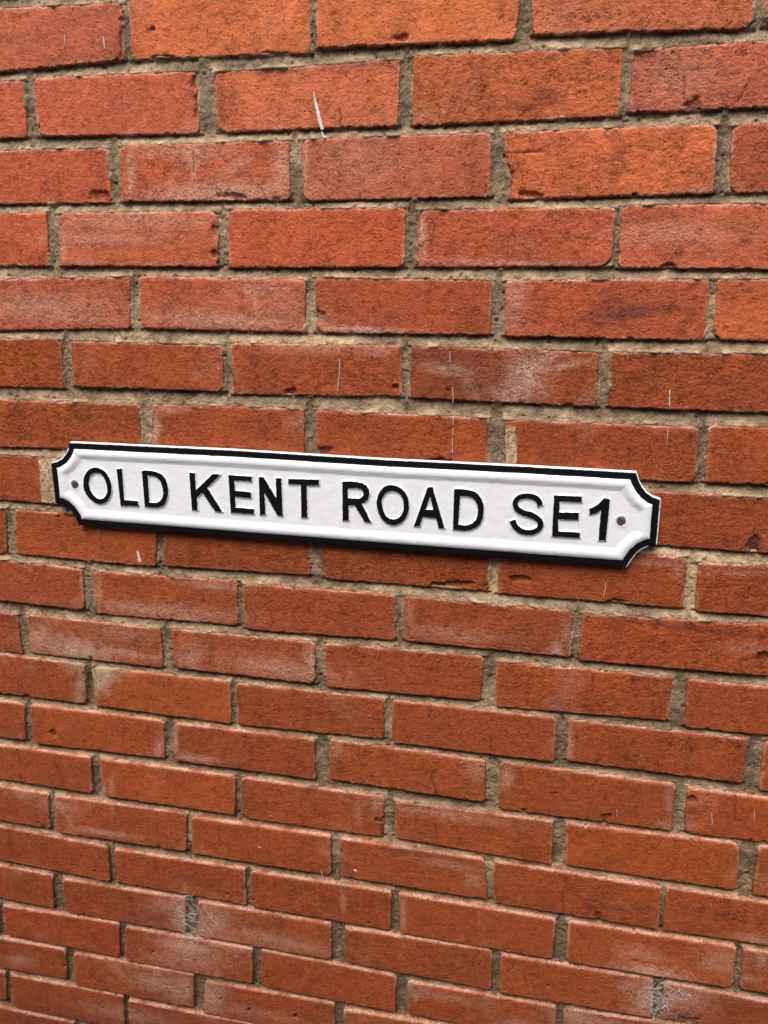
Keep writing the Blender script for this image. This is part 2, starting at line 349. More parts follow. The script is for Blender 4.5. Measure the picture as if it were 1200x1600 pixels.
DARK = [(985,488,70,13,.75,-6),(980,478,35,8,.5,0),(705,560,70,14,.45,4),(760,600,60,30,.35,10),(680,555,40,8,.5,0),
 (20,60,60,8,.25,0),(180,60,14,50,.35,0),(150,22,60,12,.3,0),(120,90,80,6,.35,-4),(345,165,8,40,.5,0),(430,110,60,5,.5,-3),(560,97,70,6,.6,-3),(362,150,16,22,.25,0),
 (790,280,6,28,.7,-10),(1010,90,20,8,.5,0),(640,105,6,30,.4,0),(855,150,20,14,.45,20),(800,168,16,4,.45,0),
 (820,368,30,5,.3,0),(700,385,16,6,.3,0),(1140,462,16,22,.35,-30),(1155,447,12,7,.35,0),
 (1180,850,10,9,.9,0),(215,810,10,5,.5,0),(190,802,8,5,.45,0),(110,808,10,3,.5,5),(170,812,26,6,.5,8),
 (945,857,70,4,.35,5),(1100,985,110,4,.75,7),(1170,990,40,5,.5,5),
 (700,1260,75,6,.65,8),(640,1258,20,6,.5,5),(660,1325,60,6,.55,8),(630,1330,20,5,.4,0),
 (920,1418,8,7,.7,0),(945,1415,8,5,.5,0),(970,1420,12,5,.6,5),(1000,1421,16,6,.6,0),(925,1408,14,3,.4,0),(1095,1425,14,5,.4,0),(1130,1430,12,5,.3,0),
 (45,1300,60,4,.35,8),(60,1395,50,6,.25,8),(245,1560,60,10,.25,12),(110,1588,90,14,.35,12),(230,1435,60,20,.25,0),
 (1075,1590,26,8,.7,5),(1150,1575,50,20,.3,0),(1180,1510,14,14,.3,0),(1035,1597,10,6,.6,0),
 (505,702,12,6,.8,0),(20,1140,40,8,.2,0),(620,950,4,18,.8,0),(35,1000,8,20,.4,0),(885,975,8,8,.3,0),(1165,955,6,3,.3,0),
 (1150,350,50,10,.2,0),(1020,340,50,5,.5,-5),(1085,1265,6,6,.4,0),(500,770,6,6,.3,0),(880,1280,60,10,.2,8),
 (60,60,40,20,.15,0),(235,45,5,5,.8,0),(900,310,20,4,.4,0),(530,1200,10,8,.3,0)]
MOSS = [(118,1038,14,10,.7,0),(160,1052,20,10,.85,15),(152,1068,8,14,.6,0),(128,1060,6,20,.5,0),(190,1045,16,4,.5,5),(130,1022,20,5,.6,5),(640,1540,5,14,.6,10),(650,1560,8,6,.5,0),(604,322,12,4,.6,0),(215,975,30,4,.3,5)]
CHIPS = [(152,305,13,8),(366,307,18,5),(1084,165,13,9),(337,358,7,6),(336,397,6,6),(826,304,16,5),(948,1277,9,6),(453,612,8,5),(888,633,7,4),(700,915,28,5),(960,942,14,4),
 (1193,1027,12,7),(505,703,12,6),(1179,850,9,12),(618,605,6,5),(425,87,4,3),(250,90,20,4),(430,84,20,4),(790,275,7,28),(685,720,14,5),(110,806,12,4),(170,810,26,6),
 (84,1147,5,6),(41,1089,4,5),(500,498,10,9),(938,440,14,5),(1040,417,12,5),(190,60,4,30),(935,1435,5,8),(1080,1250,8,6),(985,530,6,4),(600,1290,6,16),
 (310,168,6,18),(303,128,5,14),(305,178,4,8),(490,60,4,10),(630,60,10,6),(1010,84,22,6),(815,905,16,4),(140,1052,8,14),(1073,1597,26,5)]
HOLES = [(238,44,3),(868,1240,1.6),(992,1501,1.8),(857,1540,2.2),(389,1579,3),(461,1589,3.2),(180,1555,2),(345,1562,1.6),(147,1361,1.8),(355,1399,2),(395,1407,1.6),(1178,864,4.5),
 (240,1487,1.8),(305,1500,1.6),(415,1528,1.6),(700,610,2),(925,490,1.2),(1015,640,1.6),(160,1575,1.4),(100,1510,2),(577,1443,1.5),(130,1430,1.5)]
CRACKS = [[(70,640),(74,655),(79,672),(84,690)],[(1068,118),(1070,135),(1068,150),(1072,162)],[(1165,135),(1158,150),(1152,158)],[(1148,1240),(1150,1255),(1148,1270),(1150,1285)],
 [(881,1392),(879,1405),(881,1418),(879,1430)],[(674,1212),(677,1225),(682,1240)],[(340,1136),(342,1142)],[(621,934),(617,950),(620,965),(617,985)],[(160,860),(158,845),(160,830)],
 [(512,1020),(520,1022)],[(982,700),(983,715),(982,730)],[(26,1172),(30,1185),(33,1200)],[(930,20),(935,30)],[(785,240),(820,238),(850,236)],[(680,1288),(682,1300),(684,1312)],
 [(530,170),(533,185),(530,198)],[(760,655),(762,680),(760,700)],[(670,1095),(674,1110),(670,1122)],[(85,1192),(90,1200),(94,1215)],[(1170,920),(1168,935)],[(302,238),(303,255),(302,270)]]

def px_scale(x, y):
    """metres of wall per photograph pixel near a pixel"""
    X0, Y0 = unproj(x, y); X1, Y1 = unproj(x + 1, y); return math.hypot(X1 - X0, Y1 - Y0)
def marks_to_wall(lst):
    out = []
    for (x, y, rx, ry, s, a) in lst:
        c = unproj(x, y); ca, sa = math.cos(math.radians(a)), math.sin(math.radians(a))
        ux = np.array(unproj(x + rx * ca, y + rx * sa)) - c; uy = np.array(unproj(x - ry * sa, y + ry * ca)) - c
        out.append((np.array(c), np.linalg.inv(np.stack([ux, uy], 1)), s))
    return out
W_BLOOM, W_CREAM, W_DARK, W_MOSS = map(marks_to_wall, (BLOOM, CREAM, DARK, MOSS))
W_CHIPS = marks_to_wall([(x, y, rx, ry, 1, 0) for x, y, rx, ry in CHIPS])
W_HOLES = marks_to_wall([(x, y, r, r, 1, 0) for x, y, r in HOLES])
W_CRACKS = [np.stack(unproj([p[0] for p in c], [p[1] for p in c]), 1) for c in CRACKS]
def splat(marks, x, y, sharp=0.0, wob=0.35, seed=3, box=False):
    t = np.zeros_like(x)
    if len(x) == 0: return t
    lo, hi = np.array([x.min(), y.min()]), np.array([x.max(), y.max()])
    nz = None
    for c, inv, s in marks:
        if np.any(c < lo - 0.12) or np.any(c > hi + 0.12): continue
        if nz is None: nz = 1 + wob * 1.6 * fbm(x, y, 0.012, 3, seed)
        q = inv @ np.stack([x - c[0], y - c[1]])
        r = (np.maximum(abs(q[0]), abs(q[1])) if box else np.hypot(q[0], q[1])) * nz
        if sharp: t = np.maximum(t, s * sstep(1.0 + sharp, 1.0 - sharp, r))
        else: t = np.maximum(t, s * np.exp(-0.9 * r * r))
    return t
def crackd(x, y):
    d = np.full(x.shape, 1.0)
    lo, hi = np.array([x.min(), y.min()]), np.array([x.max(), y.max()])
    for pl in W_CRACKS:
        if np.any(pl.max(0) < lo) or np.any(pl.min(0) > hi): continue
        for a, b in zip(pl[:-1], pl[1:]):
            ab = b - a; t = np.clip(((x - a[0]) * ab[0] + (y - a[1]) * ab[1]) / (ab @ ab), 0, 1)
            d = np.minimum(d, np.hypot(x - a[0] - t * ab[0], y - a[1] - t * ab[1]))
    return d

def axis(L, step, fine):
    e = [0, 0.0007, 0.0014, 0.0022, 0.0032, 0.0045] if fine else [0, 0.0015, 0.004]
    n = max(2, int((L - 2 * e[-1]) / step))
    m = list(np.linspace(e[-1], L - e[-1], n + 1))[1:-1]
    return np.array(e + m + [L - q for q in reversed(e)])
def brick_grid(quad, rgb, seed, fine=True, tint=0.0):
    """quad BL,BR,TR,TL in wall metres -> verts, faces, attributes"""
    P = np.asarray(quad, float)
    cc_ = P.mean(0); P = P + np.sign(P - cc_) * 0.0015      # the traced line runs inside the ragged arris
    L = 0.5 * (np.linalg.norm(P[1] - P[0]) + np.linalg.norm(P[2] - P[3])); Hh = 0.5 * (np.linalg.norm(P[3] - P[0]) + np.linalg.norm(P[2] - P[1]))
    rng = np.random.RandomState(seed)
    a = axis(L, 0.0015 if fine else 0.006, fine); b = axis(Hh, 0.0015 if fine else 0.006, fine)
    A, Bb = np.meshgrid(a, b); sh = A.shape
    A = A.ravel().copy(); Bb = Bb.ravel().copy()
    d0 = np.minimum(np.minimum(A, L - A), np.minimum(Bb, Hh - Bb))
    # rounded corners
    for cx, cy in ((0, 0), (1, 0), (1, 1), (0, 1)):
        r = rng.uniform(0.003, 0.008) if rng.rand() > 0.18 else rng.uniform(0.008, 0.014)
        da = (L - A) if cx else A; db = (Hh - Bb) if cy else Bb
        m = (da < r) & (db < r)
        px, py = r - da[m], r - db[m]
        k = np.maximum(px, py) / np.maximum(np.hypot(px, py), 1e-9)
        px, py = px * k, py * k
        A[m] = L - (r - px) if cx else r - px
        Bb[m] = Hh - (r - py) if cy else r - py
    u, w = A / L, Bb / Hh
    X = (P[0,0]*(1-u)+P[1,0]*u)*(1-w) + (P[3,0]*(1-u)+P[2,0]*u)*w
    Y = (P[0,1]*(1-u)+P[1,1]*u)*(1-w) + (P[3,1]*(1-u)+P[2,1]*u)*w
    # ragged outline
    rag = 0.0003 + 0.0026 * np.abs(fbm(X, Y, 0.015, 4, seed, 0.65)) + 0.0014 * np.maximum(0, gnoise(X * 330, Y * 330, seed + 5))
    brk = sstep(0.0, 0.45, fbm(X, Y, 0.07, 2, seed + 71))
    big = brk * np.maximum(0, fbm(X, Y, 0.014, 3, seed + 9) - 0.26) * 0.015
    bottom = sstep(0.012, 0.0, Bb); top = sstep(0.012, 0.0, Hh - Bb)
    ero = rag * (1 + 0.6 * bottom) + big * (0.5 + 0.9 * bottom + 0.5 * top)
    fall = np.exp(-d0 / 0.0035)
    nx = np.where(A < L - A, 1.0, -1.0); ny = np.where(Bb < Hh - Bb, 1.0, -1.0)
    sx = sstep(0.006, 0.0, np.minimum(A, L - A)); sy = sstep(0.006, 0.0, np.minimum(Bb, Hh - Bb))
    nn = np.maximum(np.hypot(sx, sy), 1e-6)
    X = X + nx * sx / nn * ero * fall; Y = Y + ny * sy / nn * ero * fall
    # face relief
    lowb = float(sstep(-0.60, -1.10, P[:,1].mean())); amp = 0.6
    tiltx, tilty, off = rng.normal(0, 0.0006), rng.normal(0, 0.0005), rng.normal(0, 0.0006)
    Z = off + tiltx * (u * 2 - 1) + tilty * (w * 2 - 1) + 0.0006 * fbm(X, Y, 0.06, 2, seed + 2)
    if fine:
        amp = rng.uniform(0.55, 1.2) * (1 - 0.45 * lowb)
        wx = X + 0.0015 * gnoise(X * 90, Y * 90, 11); wy = Y + 0.0015 * gnoise(X * 90, Y * 90, 12)
        Z += amp * (1.12 if lowb < 0.5 else 1.0) * 0.00095 * fbm(wx, wy * 1.2, 0.0085, 4, 21, 0.68)
        rd = 1 - np.abs(gnoise(wx * 120, wy * 190, 22)) * 4
        msk = sstep(0.05, 0.5, gnoise(X * 45, Y * 60, 23))
        Z -= amp * 0.0008 * np.clip(rd, 0, 1) * msk * sstep(0.0, 0.35, gnoise(X * 150, Y * 150, 27))
        pit = sstep(0.50, 0.75, gnoise(X * 210, Y * 210, 24)) * sstep(-0.1, 0.4, gnoise(X * 30, Y * 30, 25))
        Z -= 0.0010 * pit
    rr = rng.uniform(0.0006, 0.0011) * (1 + (0.3 + 0.3 * lowb) * top)
    Z -= 0.0019 * (1 + 0.7 * lowb * top) * np.exp(-d0 / rr) * (0.7 + 0.8 * np.abs(fbm(X, Y, 0.009, 2, seed + 4)))
    chip = np.maximum(0, fbm(X, Y, 0.014, 3, seed + 7) - 0.30) * sstep(0.009, 0.001, d0) * sstep(0.0, 0.45, fbm(X, Y, 0.07, 2, seed + 71))
    Z -= chip * 0.014
    mask = np.zeros((len(X), 4))
    base = s2l(rgb)
    var = fbm(X, Y, 0.05, 3, seed + 40)
    base = base * np.array([1.0, 1.02, 0.62]) * (1.0 + tint * np.array([0.22, 0.36, 1.02])) * (1 + rng.normal(0, 0.05)) * (1 + rng.normal(0, 0.012, 3)) * 0.77 * (np.array([1.0, 1.0, 1.0]) if tint else np.array([0.81, 0.80, 0.72]))  # tint lifts upper courses, others darkened: clay tone plus painted light falloff
    colv = base[None] * (1 + 0.34 * var[:, None] * np.array([1, 1.25, 1.3]))
    if fine:
        ch = splat(W_CHIPS, X, Y, 0.25, 0.6, 5); Z -= 0.0032 * ch
        Z -= 0.004 * splat(W_HOLES, X, Y, 0.5, 0.15, 6)
        cd = crackd(X, Y); Z -= 0.0015 * np.exp(-(cd / 0.0010) ** 2)
        # fired skin knocked off: darker, redder body
        cc = np.clip(ch + sstep(0.02, 0.09, chip), 0, 1)[:, None]
        colv = colv * (1 - cc) + cc * colv * np.array([0.50, 0.40, 0.45])
        mask[:, 0] = splat(W_BLOOM, X, Y) * 0.9
        # faint salt line round many faces; extra along tops paints in the lit arris
        edge = np.exp(-(d0 / 0.0030) ** 2) * np.clip(0.22 + 1.1 * fbm(X, Y, 0.03, 3, seed + 60) + (0.25 + 0.35 * lowb) * top, 0, 1)
        mask[:, 0] = np.maximum(mask[:, 0], edge * 0.8)
        mask[:, 1] = splat(W_CREAM, X, Y, 0.06, 0.03, box=True)
        dk = splat(W_DARK, X, Y)
        mask[:, 2] = np.maximum(dk, splat(W_HOLES, X, Y, 0.5, 0.1, 6) * 0.9)
        mask[:, 2] = np.maximum(mask[:, 2], np.exp(-(cd / 0.0009) ** 2) * 0.8)
        mask[:, 2] = np.maximum(mask[:, 2], rng.uniform(0.0, 0.55) * sstep(0.25, 0.75, fbm(X, Y, 0.05, 3, seed + 81)))
        mask[:, 3] = splat(W_MOSS, X, Y)
    else:
        mask[:, 0] = np.clip(fbm(X, Y, 0.08, 3, 77) - 0.15, 0, 1) * 1.1
    pal = 0.16 * sstep(0.25, 0.7, fbm(X, Y, 0.09, 3, 91))
    mask[:, 0] = np.maximum(mask[:, 0], pal)
    # returns of the brick into the joint
    nxg, nyg = sh[1], sh[0]; idx = np.arange(A.size).reshape(sh)
    per = np.concatenate([idx[0, :], idx[1:, -1], idx[-1, -2::-1], idx[-2:0:-1, 0]])
    f = np.stack([idx[:-1,:-1], idx[:-1,1:], idx[1:,1:], idx[1:,:-1]], -1).reshape(-1, 4)
    V = np.stack([X, Y, Z], 1)
    cen = V.mean(0)
    parts = [V]; at = [colv]; mk = [mask]; n = len(V); prev = per
    for zz in (-0.006, -0.022):
        R = V[per].copy(); R[:, 2] = zz
        parts.append(R); at.append(colv[per]); mk.append(mask[per] * np.array([0.6, 1, 0.5, 1]))
        cur = np.arange(n, n + len(per)); n += len(per)
        f = np.concatenate([f, np.stack([prev, cur, np.roll(cur, -1), np.roll(prev, -1)], 1)]); prev = cur
    return np.concatenate(parts), f, {"base": np.c_[np.clip(np.concatenate(at), 0.005, 0.95), np.full(n, min(1.0, 0.35 + 0.55 * amp))], "mask": np.concatenate(mk)}, cen

wall = empty("brick_wall", (0.55, -GROUND, 0.0), "red brick wall with pale sandy mortar joints filling the whole picture behind the sign", "wall")
quads = []          # (quad, rgb, inside_frame)
allq = []
auto_rng = np.random.RandomState(5)
def autocol(): 
    k = auto_rng.rand(); c = np.array((176,68,44)) * (1 - k) + np.array((200,92,58)) * k
    return tuple(c)
rowspan = {}
for r, lst in ROWS.items():
    for j, b in enumerate(lst):
        xs, ys = unproj([b[6], b[4], b[2], b[0]], [b[7], b[5], b[3], b[1]])
        q = np.stack([xs, ys], 1)
        inside = any(-25 < b[i] < 1225 and -25 < b[i+1] < 1625 for i in (0, 2, 4, 6)) or (b[0] < 0 and b[2] > 1200)
        # bricks cut by the frame: keep a normal brick length beyond the edge
        if b[0] < -5: q[0,0] = q[1,0] - 0.2155 if q[1,0]-q[0,0] > 0.20 or True else q[0,0]; q[3,0] = q[2,0] - 0.2155
        if b[2] > 1205: q[1,0] = q[0,0] + 0.2155; q[2,0] = q[3,0] + 0.2155
        # courses run level outside the frame
        if b[0] < -5 or b[2] > 1205 or b[1] < -5 or b[5] > 1605:
            yt, yb = -r * HM - 0.0062, -(r + 1) * HM + 0.0062
            if b[0] < -5: q[0,1] = yb if abs(q[0,1] - yb) > 0.004 else q[0,1]; q[3,1] = yt if abs(q[3,1] - yt) > 0.004 else q[3,1]
            if b[2] > 1205: q[1,1] = yb if abs(q[1,1] - yb) > 0.004 else q[1,1]; q[2,1] = yt if abs(q[2,1] - yt) > 0.004 else q[2,1]
            if b[1] < -5: q[2,1] = yt; q[3,1] = yt
            if b[5] > 1605: q[0,1] = yb if abs(q[0,1] - yb) > 0.006 else q[0,1]; q[1,1] = yb if abs(q[1,1] - yb) > 0.006 else q[1,1]
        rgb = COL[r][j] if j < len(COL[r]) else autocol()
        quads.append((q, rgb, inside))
    a0 = min(q[0][3,0] for q in quads[-len(lst):]); a1 = max(q[0][2,0] for q in quads[-len(lst):])
    rowspan[r] = (a0, a1)
XL, XR = -1.35, 2.45
surround = []
for r in range(-10, 25):
    yt, yb = -r * HM - 0.0062, -(r + 1) * HM + 0.0062
    yb = max(yb, -GROUND - 0.01)
    if r in rowspan: a0, a1 = rowspan[r]
    else:
        base = (-0.125 if r % 2 else -0.012) if r < 0 else (-0.33 if r % 2 else -0.22)
        a0 = base; a1 = base - 0.010
    x = a1 + 0.0105
    while x < XR:
        surround.append(np.array([[x, yb], [x + 0.2145, yb], [x + 0.2145, yt], [x, yt]])); x += WM
    x = a0 - 0.0105
    while x > XL:
        surround.append(np.array([[x - 0.2145, yb], [x, yb], [x, yt], [x - 0.2145, yt]])); x -= WM
cxy = np.array([0.47, -0.70])
def seen(q):
    """does the brick fall (partly) inside the photograph?"""
    for s in np.linspace(0, 1, 5):
        for t in (0, 1):
            p = q[0] * (1 - s) * (1 - t) + q[1] * s * (1 - t) + q[3] * (1 - s) * t + q[2] * s * t
            c = RW @ (np.array([p[0], p[1], 0]) - CAM)
            u, v = 600 + FPX * c[0] / -c[2], 800 - FPX * c[1] / -c[2]
            if -30 < u < 1230 and -30 < v < 1630: return True
    return False
surround.sort(key=lambda q: max(abs(q[:,0].mean() - cxy[0]) / 0.8, abs(q[:,1].mean() - cxy[1])))
n_single = 285
nb = 0
for q, rgb, ins in quads:
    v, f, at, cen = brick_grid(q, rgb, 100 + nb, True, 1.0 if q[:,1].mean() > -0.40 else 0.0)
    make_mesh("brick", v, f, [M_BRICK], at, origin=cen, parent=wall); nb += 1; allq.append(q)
rest = []
for q in surround:
    allq.append(q)
    if nb < n_single:
        v, f, at, cen = brick_grid(q, autocol(), 100 + nb, seen(q))
        make_mesh("brick", v, f, [M_BRICK], at, origin=cen, parent=wall); nb += 1
    else: rest.append(brick_grid(q, autocol(), 5000 + len(rest), False))
if rest:
    V, F, A1, A2, n = [], [], [], [], 0
    for v, f, at, cen in rest:
        V.append(v); F.append(f + n); A1.append(at["base"]); A2.append(at["mask"]); n += len(v)
    o = make_mesh("outer_brickwork", np.concatenate(V), np.concatenate(F), [M_BRICK], {"base": np.concatenate(A1), "mask": np.concatenate(A2)}, parent=wall)
    o["kind"] = "stuff"

# ------------------------------------------------------------------ mortar
def mortar_part(x0, x1, y0, y1, step, strip):
    xs = np.arange(x0, x1 + step / 2, step); ys = np.arange(y0, y1 + step / 2, step)
    nx, ny = len(xs), len(ys)
    D = np.full((ny, nx), 0.05); DU = np.full((ny, nx), 0.05); DD = np.full((ny, nx), 0.05)
    for q in allq:
        ax, bx, ay, by = q[:,0].min() - 0.02, q[:,0].max() + 0.02, q[:,1].min() - 0.03, q[:,1].max() + 0.03
        i0, i1 = np.searchsorted(xs, ax), np.searchsorted(xs, bx); j0, j1 = np.searchsorted(ys, ay), np.searchsorted(ys, by)
        if i1 <= i0 or j1 <= j0: continue
        X, Y = np.meshgrid(xs[i0:i1], ys[j0:j1])
        e = []
        for k in range(4):
            a, b = q[k], q[(k + 1) % 4]; t = (b - a) / np.linalg.norm(b - a)
            e.append(-((X - a[0]) * -t[1] + (Y - a[1]) * t[0]))       # outside positive
        below, right, above, left = e
        s = np.maximum(np.maximum(below, above), np.maximum(left, right))
        o = np.hypot(np.maximum(np.maximum(left, right), 0), np.maximum(np.maximum(above, below), 0))
        s = np.where(s > 0, o, s)
        sl = (slice(j0, j1), slice(i0, i1))
        D[sl] = np.minimum(D[sl], s)
        side = np.maximum(left, right) < 0.004
        DU[sl] = np.where(side & (below > 0), np.minimum(DU[sl], below), DU[sl])    # a brick above this point
        DD[sl] = np.where(side & (above > 0), np.minimum(DD[sl], above), DD[sl])    # a brick below this point
    X, Y = np.meshgrid(xs, ys)
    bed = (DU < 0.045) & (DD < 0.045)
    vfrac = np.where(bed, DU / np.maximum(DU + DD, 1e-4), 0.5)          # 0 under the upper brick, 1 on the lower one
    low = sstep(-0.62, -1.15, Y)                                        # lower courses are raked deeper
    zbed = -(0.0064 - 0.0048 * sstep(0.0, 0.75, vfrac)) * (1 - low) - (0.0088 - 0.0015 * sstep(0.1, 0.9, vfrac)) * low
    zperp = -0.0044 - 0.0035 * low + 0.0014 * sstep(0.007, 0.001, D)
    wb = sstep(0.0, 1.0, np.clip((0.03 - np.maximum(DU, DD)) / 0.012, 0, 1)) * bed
    Z = zbed * wb + zperp * (1 - wb)
    Z = Z + 0.0020 * fbm(X, Y, 0.022, 3, 301) + 0.0016 * fbm(X, Y, 0.006, 3, 302, 0.65)
    # smears up onto the brick arrises, holes
    Z = Z + 0.0090 * np.maximum(0, fbm(X, Y, 0.025, 3, 303) - 0.08) * sstep(0.005, 0.0, D)
    Z = Z - 0.0030 * sstep(0.55, 0.8, gnoise(X * 170, Y * 170, 304))
    lump = sstep(0.45, 0.75, gnoise(X * 60, Y * 60, 306)); Z += 0.0012 * lump
    Z = Z - 0.004 * sstep(0.0, -0.004, D)                              # dives behind the brick
    tone = 0.24 + (0.60 * sstep(0.40, 0.95, vfrac) - 0.14) * wb - 0.06 * (1 - wb) - 0.10 * (1 - wb) * low + 0.75 * fbm(X, Y, 0.05, 3, 305) + 0.35 * fbm(X, Y, 0.012, 2, 307) - 0.28 * low * sstep(-1.0, -1.3, Y)  # shade under upper brick and lit lower strip in the tone; bottom courses darker
    # pale freshly weathered bed beneath the sign's right end and above its left end
    for cx, cy, rx, ry, s in ((1040, 870, 330, 60, .45), (620, 910, 240, 26, .35), (100, 708, 120, 20, .35), (320, 528, 300, 30, .3), (1085, 915, 14, 60, .5), (300, 1290, 380, 24, .3), (780, 1355, 300, 26, .25), (1000, 1395, 200, 20, .25), (320, 222, 130, 16, .45), (430, 520, 120, 16, .35)):
        c = np.array(unproj(cx, cy)); sc_ = px_scale(cx, cy)
        tone += s * np.exp(-(((X - c[0]) / (rx * sc_)) ** 2 + ((Y - c[1] + 0.0 * X) / (ry * sc_ * 1.4)) ** 2))
    # paler lime skin where the mortar was dragged against the bricks
    tone += 0.30 * sstep(0.003, 0.0005, D) * sstep(-0.1, 0.4, fbm(X, Y, 0.025, 2, 309))
    green = np.clip(0.18 + 0.6 * fbm(X, Y, 0.1, 2, 308) + 0.5 * sstep(-0.35, -0.05, Y), 0, 1)
    c = np.array(unproj(136.0, 1062.0)); g_ = np.exp(-(((X - c[0]) / 0.0035) ** 2 + ((Y - c[1]) / 0.026) ** 2)); Z = Z - 0.007 * g_; tone = tone - 0.5 * g_
    for cx, cy, rr_ in ((140, 1047, .007), (135, 1040, .006), (136, 1052, .004), (143, 1056, .003), (529, 1490, .006), (303, 1448, .006), (302, 1462, .008), (308, 1550, .006), (300, 1530, .004), (1030, 1560, .006), (1028, 1585, .006), (1010, 1590, .006), (985, 1580, .008)):
        c = np.array(unproj(float(cx), float(cy))); tone = tone + 0.8 * np.exp(-((X - c[0]) ** 2 + (Y - c[1]) ** 2) / rr_ ** 2) * sstep(-0.2, 0.3, fbm(X, Y, 0.004, 2, 311))
    keep_v = D > -strip
    kf = keep_v[:-1,:-1] | keep_v[1:,:-1] | keep_v[:-1,1:] | keep_v[1:,1:]
    idx = np.arange(nx * ny).reshape(ny, nx)
    F = np.stack([idx[:-1,:-1][kf], idx[:-1,1:][kf], idx[1:,1:][kf], idx[1:,:-1][kf]], -1)
    used = np.zeros(nx * ny, bool); used[F.ravel()] = True
    remap = np.cumsum(used) - 1
    V = np.stack([X.ravel(), Y.ravel(), Z.ravel()], 1)[used]
    return V, remap[F], np.clip(tone.ravel()[used], 0, 1), green.ravel()[used]
fx0, fx1, fy0, fy1 = -0.17, 1.08, -1.56, 0.02
sx = 0.0013
fx1 = fx0 + round((fx1 - fx0) / sx) * sx; fy0 = fy1 - round((fy1 - fy0) / sx) * sx
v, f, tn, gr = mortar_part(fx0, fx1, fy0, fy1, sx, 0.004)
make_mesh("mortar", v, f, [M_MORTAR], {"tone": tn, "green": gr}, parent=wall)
Vs, Fs, Ts, Gs, n = [], [], [], [], 0
for (a, b, c, d) in ((XL, fx0, -GROUND - 0.005, 0.755), (fx1, XR, -GROUND - 0.005, 0.755), (fx0, fx1, fy1, 0.755), (fx0, fx1, -GROUND - 0.005, fy0)):
    nx_ = max(1, round((b - a) / 0.005)); ny_ = max(1, round((d - c) / 0.005)); st = 0.005
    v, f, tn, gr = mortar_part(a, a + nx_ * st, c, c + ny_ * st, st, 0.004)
    v[:, 2] -= 0.0004
    Vs.append(v); Fs.append(f + n); Ts.append(tn); Gs.append(gr); n += len(v)
# solid body of the wall behind the faces
bx = [(x, y, z) for x in (XL - 0.02, XR + 0.02) for y in (-GROUND - 0.02, 0.76) for z in (-0.22, -0.0185)]
bf = [[0,1,3,2],[4,6,7,5],[0,4,5,1],[2,3,7,6],[0,2,6,4],[1,5,7,3]]
Vs.append(np.array(bx, float)); Fs.append(np.array(bf) + n); Ts.append(np.full(8, .3)); Gs.append(np.zeros(8))
make_mesh("mortar", np.concatenate(Vs), np.concatenate(Fs), [M_MORTAR], {"tone": np.concatenate(Ts), "green": np.concatenate(Gs)}, parent=wall, smooth=False)

# ------------------------------------------------------------------ white paint splashes on the faces
def ribbon(name, pts, widths, mat, parent, z0=0.0006, h=0.0007, closed_tip=True):
    """thin raised run of paint: half-round section following wall points"""
    pts = np.asarray(pts, float); V, F = [], []; K = 6
    n = len(pts)
    for i in range(n):
        t = pts[min(i + 1, n - 1)] - pts[max(i - 1, 0)]; t /= np.linalg.norm(t); nr = np.array([-t[1], t[0]])
        for k in range(K):
            a = math.pi * k / (K - 1); V.append([*(pts[i] + nr * math.cos(a) * widths[i] / 2), z0 - 0.0008 + math.sin(a) * h + (0.0008 if 0 < k < K - 1 else 0)])
    for i in range(n - 1):
        for k in range(K - 1): F.append([i * K + k, i * K + k + 1, (i + 1) * K + k + 1, (i + 1) * K + k])
    V = np.array(V); return make_mesh(name, V, F, [mat], origin=V.mean(0), parent=parent)
DRIPS = [([(490,143),(492,156),(496,172),(500,190),(504,203)],[2,3,6,7,5]),([(503,206),(505,212),(508,216)],[3,3,6]),
 ([(102,54),(102,62),(102,70)],[2,3,2]),([(162,57),(163,66),(164,76)],[2,4,3]),([(441,22),(441,30)],[3,2]),
 ([(215,860),(217,869),(219,878)],[3,5,6]),([(110,932),(112,940),(115,948)],[5,5,4]),
 ([(530,560),(531,572),(530,590),(528,610)],[3,3,2,3]),
 ([(703,548),(703,558),(704,566)],[2,3,2]),([(707,605),(708,617),(708,629)],[3,3,2]),([(709,652),(708,664)],[3,3]),([(708,668),(708,680)],[2,3]),([(707,684),(707,696),(707,707)],[3,2,3]),
 ([(1047,608),(1046,622),(1046,634)],[4,4,5]),([(1044,664),(1043,680),(1042,692)],[2,3,2]),([(947,908),(946,920),(943,932)],[2,3,2]),
 ([(1112,1269),(1112,1277),(1113,1286)],[3,3,3]),([(1179,1266),(1178,1283)],[2,2]),([(964,1263),(964,1275)],[2,2]),([(257,340),(259,345)],[3,3]),
 ([(894,298),(894,306)],[2,2]),([(720,1190),(722,1192)],[2,2]),([(553,1358),(557,1361)],[4,4]),([(404,1322),(408,1324)],[4,3]),([(502,1360),(504,1368)],[2,2]),
 ([(1084,1036),(1084,1040)],[0,0]),([(1104,1528),(1104,1534)],[4,3]),([(340,574),(342,577)],[3,3]),([(705,484),(707,486)],[3,3]),([(1011,491),(1012,493)],[2,2])]
for pl, wd in DRIPS:
    if max(wd) == 0: continue
    s = px_scale(*pl[0]); X, Y = unproj([p[0] for p in pl], [p[1] for p in pl])
    # resample with a little wander
    t = np.linspace(0, len(pl) - 1, max(3, 3 * len(pl))); k = np.arange(len(pl))
    Xr, Yr, Wr = np.interp(t, k, X), np.interp(t, k, Y), np.interp(t, k, wd) * s * (0.85 if pl[0][0] in (490, 503, 215, 110) else 0.36)
    Wr = Wr * (0.8 + 0.5 * np.random.RandomState(int(pl[0][0])).rand(len(t))); Wr[0] *= 0.4
    ribbon("paint_splash", np.stack([Xr, Yr], 1), Wr, M_DRIP, wall)

